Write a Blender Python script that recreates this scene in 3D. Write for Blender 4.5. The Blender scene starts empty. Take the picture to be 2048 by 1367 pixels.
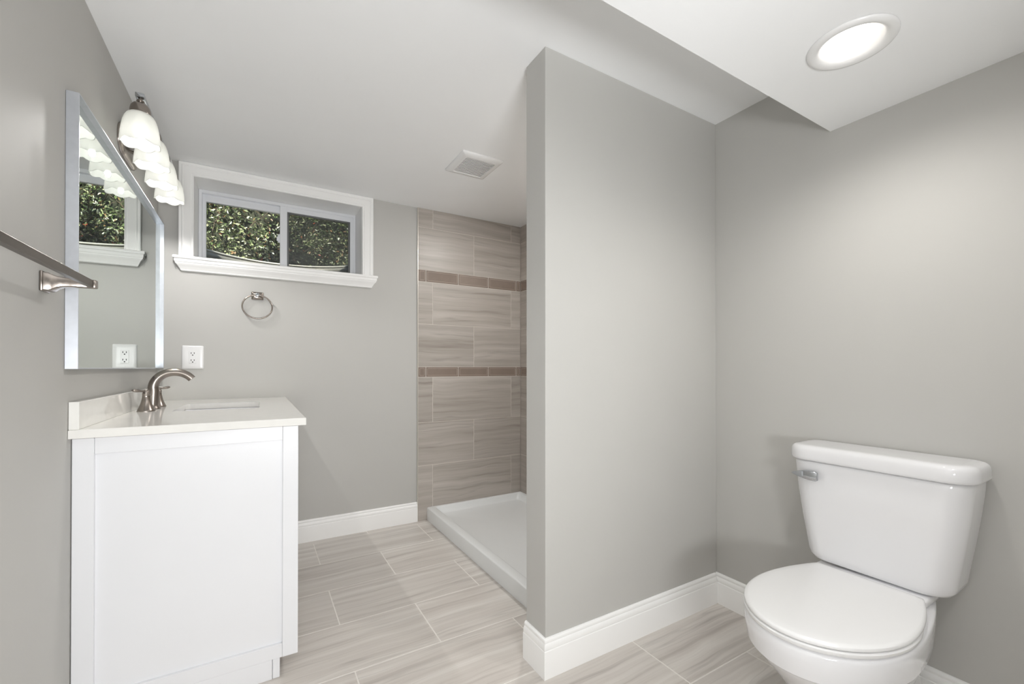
import bpy, bmesh, math, random
from mathutils import Vector, Matrix
R_ = math.radians
random.seed(7)
SC = bpy.context.scene
COL = SC.collection

# ------------------------------------------------------------------ camera
EYE = 1.04
cam = bpy.data.cameras.new('camera')
cam.sensor_width = 36.0
cam.sensor_fit = 'HORIZONTAL'
cam.lens = 863.19 / 2048 * 36
cam.shift_y = 0.02316
cam.clip_start = 0.02
cam_o = bpy.data.objects.new('camera', cam)
COL.objects.link(cam_o)
cam_o.location = (0, 0, EYE)
cam_o.rotation_euler = (R_(90.285), 0, R_(-30.616))
SC.camera = cam_o

# ------------------------------------------------------------------ view, world, sun, daylight
SC.view_settings.view_transform = 'Standard'
SC.view_settings.look = 'None'
SC.view_settings.gamma = 1
SC.view_settings.use_curve_mapping = False
SC.view_settings.exposure = 0.11
SC.cycles.max_bounces = 14
SC.cycles.diffuse_bounces = 8
SC.cycles.glossy_bounces = 6
SC.cycles.transmission_bounces = 8
SC.cycles.transparent_max_bounces = 12
SC.cycles.sample_clamp_indirect = 6
SC.cycles.caustics_reflective = False
SC.cycles.caustics_refractive = False
SC.cycles.use_denoising = True

W = bpy.data.worlds.new('sky')
SC.world = W
W.use_nodes = True
wn = W.node_tree
wn.nodes.clear()
wo = wn.nodes.new('ShaderNodeOutputWorld')
wb = wn.nodes.new('ShaderNodeBackground')
ws = wn.nodes.new('ShaderNodeTexSky')
ws.sky_type = 'NISHITA'
ws.sun_disc = False
ws.sun_elevation = R_(46)
ws.sun_rotation = R_(200)
wb.inputs[1].default_value = 0.2
wn.links.new(ws.outputs[0], wb.inputs[0])
wn.links.new(wb.outputs[0], wo.inputs[0])


def lamp(name, kind, loc, energy, color=(1, 1, 1), rot=(0, 0, 0), **kw):
    d = bpy.data.lights.new(name, kind)
    d.energy = energy
    d.color = color
    for k, v in kw.items():
        setattr(d, k, v)
    o = bpy.data.objects.new(name, d)
    COL.objects.link(o)
    o.location = loc
    o.rotation_euler = rot
    return o


def aim(o, d):
    o.rotation_euler = Vector(d).to_track_quat('-Z', 'Y').to_euler()


sun = lamp('sun', 'SUN', (0, -3, 6), 16.0, (1, .95, .86), angle=R_(.6))
aim(sun, (0.45, 0.75, -0.72))
# added low light behind the camera, for the unseen source of the soffit's shadow
rear_fill = lamp('added_rear_light', 'AREA', (0.12, -0.80, 0.86), 35.5, (0.98, 0.99, 1.0),
            (R_(118), 0, R_(14)), shape='RECTANGLE', size=0.75, size_y=0.32)
# added unseen light under the low ceiling, to brighten the floor and toilet side
near_fill = lamp('added_near_light', 'AREA', (0.85, -0.20, 1.878), 3.4, (1, .98, .96),
                (0, 0, 0), shape='DISK', size=0.15)
# added light over the shower to brighten the tiles, hidden behind the partition wall
shower_fill = lamp('added_shower_light', 'AREA', (1.40, 1.80, 2.120), 11, (1, .985, .97),
                  (0, 0, 0), shape='DISK', size=0.15)

# ------------------------------------------------------------------ room numbers
L, Rr, D, C = -0.442, 1.772, 2.859, 2.132
PX, PY, PT = 0.841, 1.199, 0.120
SY, SZ = 0.749, 1.889
REAR = -0.45


# ------------------------------------------------------------------ materials
def new_mat(name):
    m = bpy.data.materials.new(name)
    m.use_nodes = True
    nt = m.node_tree
    b = nt.nodes['Principled BSDF']
    return m, nt, b


def srgb(r, g, b):
    f = lambda c: (c / 255 / 12.92) if c / 255 <= .04045 else ((c / 255 + .055) / 1.055) ** 2.4
    return (f(r), f(g), f(b), 1)


def paint(name, col, rough=.5, var=.03, scale=6, bump=0.0, bscale=300, metal=0, spec=.5, coat=0, aniso=0):
    m, nt, b = new_mat(name)
    n = nt.nodes.new('ShaderNodeTexNoise')
    n.inputs['Scale'].default_value = scale
    n.inputs['Detail'].default_value = 4
    tc = nt.nodes.new('ShaderNodeTexCoord')
    nt.links.new(tc.outputs['Object'], n.inputs['Vector'])
    r = nt.nodes.new('ShaderNodeValToRGB')
    r.color_ramp.elements[0].position = .3
    r.color_ramp.elements[1].position = .7
    r.color_ramp.elements[0].color = tuple(c * (1 - var) for c in col[:3]) + (1,)
    r.color_ramp.elements[1].color = tuple(min(1, c * (1 + var)) for c in col[:3]) + (1,)
    nt.links.new(n.outputs['Fac'], r.inputs[0])
    nt.links.new(r.outputs[0], b.inputs['Base Color'])
    b.inputs['Roughness'].default_value = rough
    b.inputs['Metallic'].default_value = metal
    b.inputs['Specular IOR Level'].default_value = spec
    b.inputs['Coat Weight'].default_value = coat
    b.inputs['Coat Roughness'].default_value = .05
    b.inputs['Anisotropic'].default_value = aniso
    if bump:
        n2 = nt.nodes.new('ShaderNodeTexNoise')
        n2.inputs['Scale'].default_value = bscale
        n2.inputs['Detail'].default_value = 2
        nt.links.new(tc.outputs['Object'], n2.inputs['Vector'])
        bp = nt.nodes.new('ShaderNodeBump')
        bp.inputs['Strength'].default_value = bump
        bp.inputs['Distance'].default_value = .001
        nt.links.new(n2.outputs['Fac'], bp.inputs['Height'])
        nt.links.new(bp.outputs[0], b.inputs['Normal'])
    return m


def tile_material(name, stops, stretch, rough, spec=.5):
    """veined stone-look porcelain; veins run along the axis with the small stretch; every tile its own cut"""
    m, nt, b = new_mat(name)
    N, K = nt.nodes.new, nt.links.new
    tc = N('ShaderNodeTexCoord')
    geo = N('ShaderNodeNewGeometry')
    mul = N('ShaderNodeMath'); mul.operation = 'MULTIPLY'; mul.inputs[1].default_value = 37.0
    K(geo.outputs['Random Per Island'], mul.inputs[0])
    mul2 = N('ShaderNodeMath'); mul2.operation = 'MULTIPLY'; mul2.inputs[1].default_value = 91.0
    K(geo.outputs['Random Per Island'], mul2.inputs[0])
    comb = N('ShaderNodeCombineXYZ')
    K(mul.outputs[0], comb.inputs[0]); K(mul2.outputs[0], comb.inputs[1]); K(mul.outputs[0], comb.inputs[2])
    # gentle waviness of the veins
    wv = N('ShaderNodeTexNoise'); wv.inputs['Scale'].default_value = 2.6; wv.inputs['Detail'].default_value = 2
    add0 = N('ShaderNodeVectorMath'); add0.operation = 'ADD'
    K(tc.outputs['Object'], add0.inputs[0]); K(comb.outputs[0], add0.inputs[1])
    K(add0.outputs[0], wv.inputs['Vector'])
    sub = N('ShaderNodeVectorMath'); sub.operation = 'SUBTRACT'; sub.inputs[1].default_value = (.5, .5, .5)
    K(wv.outputs['Color'], sub.inputs[0])
    sc0 = N('ShaderNodeVectorMath'); sc0.operation = 'SCALE'; sc0.inputs['Scale'].default_value = .055
    K(sub.outputs[0], sc0.inputs[0])
    add = N('ShaderNodeVectorMath'); add.operation = 'ADD'
    K(add0.outputs[0], add.inputs[0]); K(sc0.outputs[0], add.inputs[1])
    mp = N('ShaderNodeMapping'); mp.inputs['Scale'].default_value = stretch
    K(add.outputs[0], mp.inputs['Vector'])
    n1 = N('ShaderNodeTexNoise'); n1.inputs['Scale'].default_value = 1; n1.inputs['Detail'].default_value = 5
    n1.inputs['Roughness'].default_value = .62
    K(mp.outputs[0], n1.inputs['Vector'])
    r = N('ShaderNodeValToRGB')
    els = r.color_ramp.elements
    els[0].position, els[0].color = stops[0][0], stops[0][1]
    els[1].position, els[1].color = stops[-1][0], stops[-1][1]
    for p, c in stops[1:-1]:
        e = els.new(p); e.color = c
    K(n1.outputs['Fac'], r.inputs[0])
    # thin dark veins
    mp2 = N('ShaderNodeMapping'); mp2.inputs['Scale'].default_value = tuple(s * .6 for s in stretch)
    mp2.inputs['Location'].default_value = (3, 8, 5)
    K(add.outputs[0], mp2.inputs['Vector'])
    n2 = N('ShaderNodeTexNoise'); n2.inputs['Scale'].default_value = 1; n2.inputs['Detail'].default_value = 3
    K(mp2.outputs[0], n2.inputs['Vector'])
    ab = N('ShaderNodeMath'); ab.operation = 'SUBTRACT'; ab.inputs[1].default_value = .53
    K(n2.outputs['Fac'], ab.inputs[0])
    ab2 = N('ShaderNodeMath'); ab2.operation = 'ABSOLUTE'; K(ab.outputs[0], ab2.inputs[0])
    mr = N('ShaderNodeMapRange'); mr.inputs['From Min'].default_value = 0; mr.inputs['From Max'].default_value = .016
    mr.inputs['To Min'].default_value = .86; mr.inputs['To Max'].default_value = 1
    K(ab2.outputs[0], mr.inputs['Value'])
    mx = N('ShaderNodeMix'); mx.data_type = 'RGBA'; mx.blend_type = 'MULTIPLY'; mx.inputs['Factor'].default_value = 1
    K(r.outputs[0], mx.inputs['A']); K(mr.outputs[0], mx.inputs['B'])
    # each tile a touch lighter or darker
    tv = N('ShaderNodeMapRange'); tv.inputs['To Min'].default_value = .95; tv.inputs['To Max'].default_value = 1.05
    K(geo.outputs['Random Per Island'], tv.inputs['Value'])
    mx2 = N('ShaderNodeMix'); mx2.data_type = 'RGBA'; mx2.blend_type = 'MULTIPLY'; mx2.inputs['Factor'].default_value = 1
    K(mx.outputs['Result'], mx2.inputs['A']); K(tv.outputs[0], mx2.inputs['B'])
    K(mx2.outputs['Result'], b.inputs['Base Color'])
    b.inputs['Roughness'].default_value = rough
    b.inputs['Specular IOR Level'].default_value = spec
    return m


M = {}
M['wall'] = paint('greige_wall_paint', srgb(189, 188, 184.5), .6, .012, 3, .06, 260, spec=.25)
M['ceiling'] = paint('ceiling_paint', srgb(243, 244, 245), .7, .01, 3, .05, 220, spec=.3)
M['trim'] = paint('white_trim_paint', srgb(244, 244, 243), .28, .006, 5)
M['cab'] = paint('white_cabinet_lacquer', srgb(231, 232, 235), .32, .006, 5)
M['quartz'] = paint('white_quartz', srgb(236, 235, 231), .07, .012, 30, spec=.6)
M['ceramic'] = paint('white_vitreous_china', srgb(230, 230, 232), .08, .004, 3, spec=.6, coat=.4)
M['plastic'] = paint('white_plastic', srgb(233, 233, 233), .22, .004, 5)
M['acrylic'] = paint('white_acrylic', srgb(226, 228, 228), .25, .006, 9, .1, 500)
M['vinyl'] = paint('white_vinyl', srgb(232, 234, 238), .3, .006, 9)
M['nickel'] = paint('brushed_nickel', srgb(152, 144, 137), .25, .05, 25, metal=1, aniso=.4)
M['nickel_dark'] = paint('nickel_dark_reflection', srgb(112, 105, 99), .33, .05, 25, metal=1, aniso=.5)  # dark reflection of the surroundings is put into this bar's colour
M['alu'] = paint('brushed_aluminium', srgb(212, 216, 223), .38, .04, 40, metal=.7, aniso=.5)
M['chrome'] = paint('chrome', srgb(186, 189, 193), .06, .01, 5, metal=1)
M['dark'] = paint('dark_slot', srgb(30, 29, 28), .6, .05, 5)
M['gasket'] = paint('grey_gasket', srgb(105, 106, 106), .5, .05, 5)
M['grout'] = paint('light_grout', srgb(212, 206, 198), .8, .03, 60)
M['floor_grout'] = paint('floor_grout', srgb(224, 220, 214), .8, .04, 60)
M['edge_trim'] = paint('metal_edge_trim', srgb(215, 210, 200), .35, .02, 30, metal=.6)
M['galv'] = paint('galvanised_steel', srgb(188, 184, 178), .5, .12, 14, metal=.35)
M['underlay'] = paint('board_edge_dark_gap', srgb(104, 84, 70), .8, .1, 40)  # brown board edge that also draws the dark gap under the countertop
M['soil'] = paint('soil', srgb(70, 62, 52), .95, .3, 12, .5, 60)
M['bark'] = paint('bark', srgb(78, 66, 52), .9, .25, 20, .4, 60)
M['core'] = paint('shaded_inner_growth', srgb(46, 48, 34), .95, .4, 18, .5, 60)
M['band'] = paint('taupe_glass_tile', srgb(136, 122, 112), .12, .05, 14, spec=.7)
M['band_edge'] = paint('taupe_bevel_highlight', srgb(185, 172, 160), .15, .03, 14)  # bevel highlight of the raised frame lines is put into this lighter colour
M['tile_floor'] = tile_material('floor_porcelain', [(.28, srgb(172, 165, 159)), (.42, srgb(195, 189, 183)),
                                                    (.56, srgb(205, 200, 194)), (.72, srgb(216, 212, 207))],
                                (.85, 24, 1), .34)
M['tile_wall'] = tile_material('wall_porcelain', [(.28, srgb(146, 138, 130)), (.42, srgb(168, 161, 153)),
                                                  (.58, srgb(179, 172, 165)), (.74, srgb(193, 187, 180))],
                               (.85, .85, 24), .36)

# mirror glass
m, nt, b = new_mat('mirror_silver')
b.inputs['Metallic'].default_value = 1
b.inputs['Roughness'].default_value = .0
n = nt.nodes.new('ShaderNodeTexNoise'); n.inputs['Scale'].default_value = 2
r = nt.nodes.new('ShaderNodeValToRGB')
r.color_ramp.elements[0].color = (.69, .74, .71, 1); r.color_ramp.elements[1].color = (.71, .76, .73, 1)
nt.links.new(n.outputs['Fac'], r.inputs[0]); nt.links.new(r.outputs[0], b.inputs['Base Color'])
M['mirror'] = m
# window glass: thin pane, mostly clear with a reflection
m, nt, b = new_mat('window_glass')
nt.nodes.remove(b)
o_ = nt.nodes['Material Output']
tr = nt.nodes.new('ShaderNodeBsdfTransparent'); tr.inputs[0].default_value = (.92, .95, .93, 1)
gl = nt.nodes.new('ShaderNodeBsdfGlossy'); gl.inputs['Roughness'].default_value = .02
fr = nt.nodes.new('ShaderNodeFresnel'); fr.inputs[0].default_value = 1.45
mx = nt.nodes.new('ShaderNodeMixShader')
nt.links.new(fr.outputs[0], mx.inputs[0]); nt.links.new(tr.outputs[0], mx.inputs[1]); nt.links.new(gl.outputs[0], mx.inputs[2])
nt.links.new(mx.outputs[0], o_.inputs[0])
M['glass'] = m
# insect screen: fine dark mesh
m, nt, b = new_mat('insect_screen')
nt.nodes.remove(b)
o_ = nt.nodes['Material Output']
tr = nt.nodes.new('ShaderNodeBsdfTransparent')
df = nt.nodes.new('ShaderNodeBsdfDiffuse'); df.inputs[0].default_value = (.12, .12, .12, 1)
mx = nt.nodes.new('ShaderNodeMixShader'); mx.inputs[0].default_value = .42
nt.links.new(tr.outputs[0], mx.inputs[1]); nt.links.new(df.outputs[0], mx.inputs[2]); nt.links.new(mx.outputs[0], o_.inputs[0])
M['screen'] = m


def lit(name, base, emit, strength, trans=0.0, rough=.4):
    m, nt, b = new_mat(name)
    b.inputs['Base Color'].default_value = base
    b.inputs['Roughness'].default_value = rough
    b.inputs['Emission Color'].default_value = emit
    b.inputs['Emission Strength'].default_value = strength
    if trans:
        o = nt.nodes['Material Output']
        t = nt.nodes.new('ShaderNodeBsdfTranslucent'); t.inputs[0].default_value = base
        x = nt.nodes.new('ShaderNodeMixShader'); x.inputs[0].default_value = trans
        nt.links.new(b.outputs[0], x.inputs[1]); nt.links.new(t.outputs[0], x.inputs[2]); nt.links.new(x.outputs[0], o.inputs[0])
    return m


M['shade'] = lit('frosted_glass_shade', (.80, .81, .79, 1), (1, .985, .95, 1), .05, .45)
M['bulb'] = lit('lit_bulb', (1, 1, 1, 1), (1, .97, .92, 1), 2.2)
M['core_lit'] = lit('lit_lens_core', (1, 1, 1, 1), (1, .96, .90, 1), 2.4)
M['lens'] = lit('lit_lens', (1, 1, 1, 1), (1, .86, .72, 1), .9)


# frosted shades let part of the light straight through
_nt = M['shade'].node_tree
_o = _nt.nodes['Material Output']
_prev = _o.inputs[0].links[0].from_socket
_t = _nt.nodes.new('ShaderNodeBsdfTransparent'); _t.inputs[0].default_value = (1, .99, .97, 1)
_x = _nt.nodes.new('ShaderNodeMixShader'); _x.inputs[0].default_value = .22
_nt.links.new(_prev, _x.inputs[1]); _nt.links.new(_t.outputs[0], _x.inputs[2]); _nt.links.new(_x.outputs[0], _o.inputs[0])


def leaf_mat():
    m, nt, b = new_mat('glossy_leaves')
    N, K = nt.nodes.new, nt.links.new
    g = N('ShaderNodeNewGeometry')
    r = N('ShaderNodeValToRGB')
    r.color_ramp.interpolation = 'CONSTANT'
    cs = [(0, srgb(48, 58, 36)), (.2, srgb(72, 86, 50)), (.42, srgb(98, 110, 70)), (.60, srgb(128, 134, 98)),
          (.76, srgb(160, 160, 128)), (.88, srgb(122, 96, 66)), (.95, srgb(196, 198, 180)), (.985, srgb(176, 78, 50))]
    r.color_ramp.elements[0].color = cs[0][1]
    r.color_ramp.elements[1].position = cs[1][0]; r.color_ramp.elements[1].color = cs[1][1]
    for p, c in cs[2:]:
        r.color_ramp.elements.new(p).color = c
    K(g.outputs['Random Per Island'], r.inputs[0])
    K(r.outputs[0], b.inputs['Base Color'])
    b.inputs['Roughness'].default_value = .33
    return m


M['leaf'] = leaf_mat()


# ------------------------------------------------------------------ mesh helpers
def link_bm(name, bm, mats, parent=None, smooth=None, loc=None):
    me = bpy.data.meshes.new(name)
    bmesh.ops.recalc_face_normals(bm, faces=bm.faces)
    bm.to_mesh(me)
    bm.free()
    if not isinstance(mats, (list, tuple)):
        mats = [mats]
    for m in mats:
        me.materials.append(m)
    if smooth is not None:
        for p in me.polygons:
            p.use_smooth = True
        me.set_sharp_from_angle(angle=R_(smooth))
    o = bpy.data.objects.new(name, me)
    COL.objects.link(o)
    if parent:
        o.parent = parent
        # geometry is given in world coordinates: bring it into the parent's frame
        inv = world_mat(parent).inverted()
        me.transform(inv)
    return o


def world_mat(o):
    mtx = Matrix.LocRotScale(o.location, o.rotation_euler, o.scale)
    return world_mat(o.parent) @ mtx if o.parent else mtx


def tag(o, label=None, cat=None, group=None, kind=None):
    if label: o['label'] = label
    if cat: o['category'] = cat
    if group: o['group'] = group
    if kind: o['kind'] = kind
    return o


def thing(name, loc, label, cat, group=None, kind=None):
    o = bpy.data.objects.new(name, None)
    o.empty_display_size = .05
    COL.objects.link(o)
    o.location = loc
    return tag(o, label, cat, group, kind)


def box(bm, lo, hi, bev=0, seg=2, mat=0):
    c = [(lo[i] + hi[i]) / 2 for i in range(3)]
    s = [abs(hi[i] - lo[i]) for i in range(3)]
    r = bmesh.ops.create_cube(bm, size=1)
    vs = r['verts']
    for v in vs:
        v.co = Vector((v.co.x * s[0] + c[0], v.co.y * s[1] + c[1], v.co.z * s[2] + c[2]))
    fs = set(f for v in vs for f in v.link_faces)
    for f in fs:
        f.material_index = mat
    if bev:
        es = list(set(e for v in vs for e in v.link_edges))
        rr = bmesh.ops.bevel(bm, geom=es, offset=bev, segments=seg, affect='EDGES', profile=.5)
        for f in rr['faces']:
            f.material_index = mat


def loft(bm, rings, cap0=True, cap1=True, closed=True, mat=0):
    vr = [[bm.verts.new(p) for p in ring] for ring in rings]
    n = len(vr[0])
    for a, b in zip(vr[:-1], vr[1:]):
        for i in range(n if closed else n - 1):
            j = (i + 1) % n
            try:
                f = bm.faces.new((a[i], a[j], b[j], b[i])); f.material_index = mat
            except ValueError:
                pass
    if cap0:
        f = bm.faces.new(vr[0][::-1]); f.material_index = mat
    if cap1:
        f = bm.faces.new(vr[-1]); f.material_index = mat
    return vr


def lathe(bm, prof, org=(0, 0, 0), axis='Z', n=40, mat=0, cap0=True, cap1=True):
    rings = []
    for r, h in prof:
        ring = []
        for i in range(n):
            a = 2 * math.pi * i / n
            c, s = r * math.cos(a), r * math.sin(a)
            p = {'Z': (c, s, h), 'Y': (c, h, s), 'X': (h, c, s)}[axis]
            ring.append(Vector(p) + Vector(org))
        rings.append(ring)
    loft(bm, rings, cap0, cap1, True, mat)


def tube(bm, pts, rad, n=20, mat=0, closed=False, squash=None):
    """pts: list of points, rad: float or list"""
    P = [Vector(p) for p in pts]
    k = len(P)
    rings = []
    up = Vector((0, 0, 1))
    prev = None
    for i in range(k):
        if closed:
            t = (P[(i + 1) % k] - P[i - 1]).normalized()
        else:
            t = (P[min(i + 1, k - 1)] - P[max(i - 1, 0)]).normalized()
        if prev is None:
            nn = t.cross(up)
            if nn.length < 1e-3:
                nn = t.cross(Vector((0, 1, 0)))
            nn.normalize()
        else:
            nn = (prev - t * prev.dot(t)).normalized()
        prev = nn
        bn = t.cross(nn)
        r = rad[i] if isinstance(rad, (list, tuple)) else rad
        rings.append([P[i] + nn * (r * math.cos(2 * math.pi * j / n)) + bn * (r * (squash or 1) * math.sin(2 * math.pi * j / n)) for j in range(n)])
    if closed:
        rings.append(rings[0])
        vr = [[bm.verts.new(p) for p in ring] for ring in rings[:-1]]
        vr.append(vr[0])
        for a, b in zip(vr[:-1], vr[1:]):
            for i in range(n):
                j = (i + 1) % n
                f = bm.faces.new((a[i], a[j], b[j], b[i])); f.material_index = mat
    else:
        loft(bm, rings, mat=mat)


def rrect(cx, cy, hx, hy, rad, n=6, rad2=None):
    """rounded rectangle outline; rad for the -x corners, rad2 for the +x corners"""
    rad2 = rad if rad2 is None else rad2
    pts = []
    for sx, sy, a0, r in ((1, 1, 0, rad2), (-1, 1, 90, rad), (-1, -1, 180, rad), (1, -1, 270, rad2)):
        for i in range(n + 1):
            a = R_(a0 + 90 * i / n)
            pts.append((cx + sx * (hx - r) + r * math.cos(a), cy + sy * (hy - r) + r * math.sin(a)))
    return pts


def sweep(bm, path, prof, side, mp, cap=True, mat=0):
    """path: 2D polyline; prof: (offset, height); side +1/-1; mp(a,b,h) -> 3D point; corners are mitred"""
    P = [Vector(p) for p in path]
    rings = []
    for i, p in enumerate(P):
        d0 = (P[i] - P[i - 1]).normalized() if i > 0 else None
        d1 = (P[i + 1] - P[i]).normalized() if i < len(P) - 1 else None
        nrm = lambda d: Vector((-d.y, d.x)) * side
        if d0 is None: m_ = nrm(d1)
        elif d1 is None: m_ = nrm(d0)
        else:
            s = nrm(d0) + nrm(d1)
            m_ = s / (1 + nrm(d0).dot(nrm(d1)))
        rings.append([mp(*(p + m_ * o), h) for o, h in prof])
    loft(bm, rings, cap, cap, True, mat)


def mesh_obj(name, fn, mats, parent=None, smooth=None, **kw):
    bm = bmesh.new()
    fn(bm)
    return link_bm(name, bm, mats, parent, smooth)


def struct(name, fn, mats, smooth=None, parent=None, label=None):
    o = mesh_obj(name, fn, mats, parent, smooth)
    if not parent:
        o['kind'] = 'structure'
        o['label'] = label or name.replace('_', ' ')
        o['category'] = 'room'
    return o


# ------------------------------------------------------------------ room shell
WT = .12
struct('wall_left', lambda bm: box(bm, (L - WT, REAR - .1, 0), (L, D + .30, 2.3)), M['wall'],
       label='greige painted wall behind the mirror and vanity')


def wall_right(bm):
    box(bm, (Rr, REAR - .1, 0), (Rr + WT, D + .30, 2.3))


struct('wall_right', wall_right, M['wall'], label='greige painted wall behind the toilet')
WX0, WX1, WZ0, WZ1 = -.296, .582, 1.60, 2.079      # rough window opening
BK = D + .29                                       # outer face of the back wall


def wall_back(bm):
    box(bm, (L, D, 0), (WX0, BK, 2.3))
    box(bm, (WX1, D, 0), (Rr, BK, 2.3))
    box(bm, (WX0, D, 0), (WX1, BK, WZ0 - .02))
    box(bm, (WX0, D, WZ1), (WX1, BK, 2.3))


struct('wall_back', wall_back, M['wall'], label='greige painted wall with the small window')
struct('wall_partition', lambda bm: box(bm, (PX, PY, 0), (Rr, PY + PT, C), .002, 2), M['wall'],
       label='greige partition wall between the toilet and the shower')
DX0, DX1, DZ = -.33, .57, 1.85


def wall_rear(bm):
    box(bm, (L, REAR - .1, 0), (DX0, REAR, 2.3))
    box(bm, (DX1, REAR - .1, 0), (Rr, REAR, 2.3))
    box(bm, (DX0, REAR - .1, DZ), (DX1, REAR, 2.3))


struct('wall_rear', wall_rear, M['wall'], label='greige wall with the open doorway behind the camera')
struct('ceiling', lambda bm: box(bm, (L, SY - .1, C), (Rr, D + .3, C + .1)), M['ceiling'], label='white ceiling')
CANX, CANY, CANR = 1.338, .517, .097


def soffit(bm):
    # low ceiling with a round hole for the recessed light
    n = 48
    x0, x1, y0, y1 = L, Rr, REAR, SY
    hole = [bm.verts.new((CANX + .074 * math.cos(2 * math.pi * i / n), CANY + .074 * math.sin(2 * math.pi * i / n), SZ)) for i in range(n)]
    outer = []
    for i in range(n):
        a = 2 * math.pi * i / n
        c, s = math.cos(a), math.sin(a)
        t = min(((x1 - CANX) / c if c > 1e-9 else (x0 - CANX) / c if c < -1e-9 else 1e9),
                ((y1 - CANY) / s if s > 1e-9 else (y0 - CANY) / s if s < -1e-9 else 1e9))
        outer.append((CANX + t * c, CANY + t * s))
    ov = [bm.verts.new((x, y, SZ)) for x, y in outer]
    for i in range(n):
        j = (i + 1) % n
        extra = []
        for cx_, cy_ in ((x0, y0), (x1, y0), (x1, y1), (x0, y1)):
            a = math.atan2(cy_ - CANY, cx_ - CANX) % (2 * math.pi)
            if 2 * math.pi * i / n < a < 2 * math.pi * (i + 1) / n - 1e-9:
                extra.append(bm.verts.new((cx_, cy_, SZ)))
        bm.faces.new([hole[i], ov[i]] + extra + [ov[j], hole[j]])
    # vertical face towards the high ceiling, and the back of the box
    def quad(a, b_, c, d):
        bm.faces.new([bm.verts.new(p) for p in (a, b_, c, d)])
    quad((x0, y1, SZ), (x1, y1, SZ), (x1, y1, C), (x0, y1, C))
    quad((x0, y0, C), (x1, y0, C), (x1, y1, C), (x0, y1, C))
    bmesh.ops.remove_doubles(bm, verts=bm.verts, dist=1e-5)


struct('ceiling_soffit', soffit, M['ceiling'], label='lowered white ceiling over the toilet area')


# hallway beyond the doorway (the added rear light stands in it)
def hallway(bm):
    box(bm, (-.9, -2.3, 0), (2.2, -2.2, 2.3))
    box(bm, (-1.0, -2.3, 0), (-.9, REAR - .1, 2.3))
    box(bm, (2.2, -2.3, 0), (2.3, REAR - .1, 2.3))
    box(bm, (-.9, REAR - .1, 0), (L - WT, REAR, 2.3))
    box(bm, (Rr + WT, REAR - .1, 0), (2.2, REAR, 2.3))
    box(bm, (-1.0, -2.3, 2.3), (2.3, REAR, 2.36))


struct('wall_hallway', hallway, M['wall'], label='pale hallway walls beyond the doorway')


# floor tiles: 31 x 62.8 cm planks in running bond, one island each
def floor(bm):
    box(bm, (L - .6, -2.3, -.05), (Rr + .6, D + .2, -.0006), mat=1)
    g = .0022
    rh, tw = .3115, .628
    y = .929 - 11 * rh
    k = -11
    while y < D:
        x = (-.335 if k % 2 else -.650) - 2 * tw
        x += .0
        while x < Rr:
            x0, x1, y0, y1 = max(x, L - .4) + g, min(x + tw, Rr) - g, max(y, -2.2) + g, min(y + rh, D) - g
            if x1 > x0 + .004 and y1 > y0 + .004:
                box(bm, (x0, y0, -.02), (x1, y1, 0), .0008, 1)
            x += tw
        y += rh
        k += 1


struct('floor', floor, [M['tile_floor'], M['floor_grout']], label='grey-beige veined plank tile floor')


# shower wall tiles
def tiles(bm, a0, a1, cols_a, cols_b, mp, lo_skip=None):
    """a: horizontal coordinate, rows by height; mp((a,t,z)) -> world, t = 0 at the tile face"""
    g = .0017
    TZ = [(0.0, .371, 'A'), (.374, .665, 'B'), (.668, .976, 'A'), (.979, 1.045, 'band'), (1.048, 1.339, 'B'),
          (1.342, 1.629, 'A'), (1.632, 1.710, 'band'), (1.713, 2.001, 'B'), (2.004, C, 'A')]

    def bx(p0, p1, t0, t1, z0, z1, bev, mat):
        A, B = mp((p0, t0, z0)), mp((p1, t1, z1))
        lo = [min(A[i], B[i]) for i in range(3)]; hi = [max(A[i], B[i]) for i in range(3)]
        box(bm, lo, hi, bev, 1, mat)
    bx(a0, a1, .0013, .0098, 0, C, 0, 1)
    for z0, z1, kind in TZ:
        js = {'A': cols_a, 'B': cols_b}.get(kind)
        if kind == 'band':
            js = [1.0 + .241 * k if lo_skip is None else a0 + .13 + .241 * k for k in range(-2, 12)]
        js = [a0] + [j for j in js if a0 + .01 < j < a1 - .01] + [a1]
        for p0, p1 in zip(js[:-1], js[1:]):
            if kind == 'band':
                bx(p0 + g, p1 - g, 0, .008, z0, z1, .0008, 2)
                w = .0016; i = .009
                q0, q1, r0, r1 = p0 + g + i, p1 - g - i, z0 + i, z1 - i
                if q1 > q0 + .01:
                    bx(q0, q1, -.0012, .004, r0, r0 + w, 0, 3); bx(q0, q1, -.0012, .004, r1 - w, r1, 0, 3)
                    bx(q0, q0 + w, -.0012, .004, r0 + w, r1 - w, 0, 3); bx(q1 - w, q1, -.0012, .004, r0 + w, r1 - w, 0, 3)
            else:
                bx(p0 + g, p1 - g, 0, .008, z0, z1 - .0003, .0006, 1 - 1)


TF = D - .010
struct('wall_shower_back', lambda bm: tiles(bm, .945, Rr - .010, [1.050, 1.678], [1.364],
                                            lambda p: (p[0], TF + p[1], p[2])),
       [M['tile_wall'], M['grout'], M['band'], M['band_edge']], label='tiled back wall of the shower')
struct('wall_shower_right', lambda bm: tiles(bm, PY + PT + .001, TF, [1.60, 2.228], [1.92, 2.548],
                                             lambda p: (Rr - .010 + p[1], p[0], p[2]), 1),
       [M['tile_wall'], M['grout'], M['band'], M['band_edge']], label='tiled right wall of the shower')
struct('trim_1', lambda bm: box(bm, (.9405, TF - .001, 0), (.9445, D + .001, C)), M['edge_trim'],
       label='thin metal edge of the shower tile')


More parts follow.
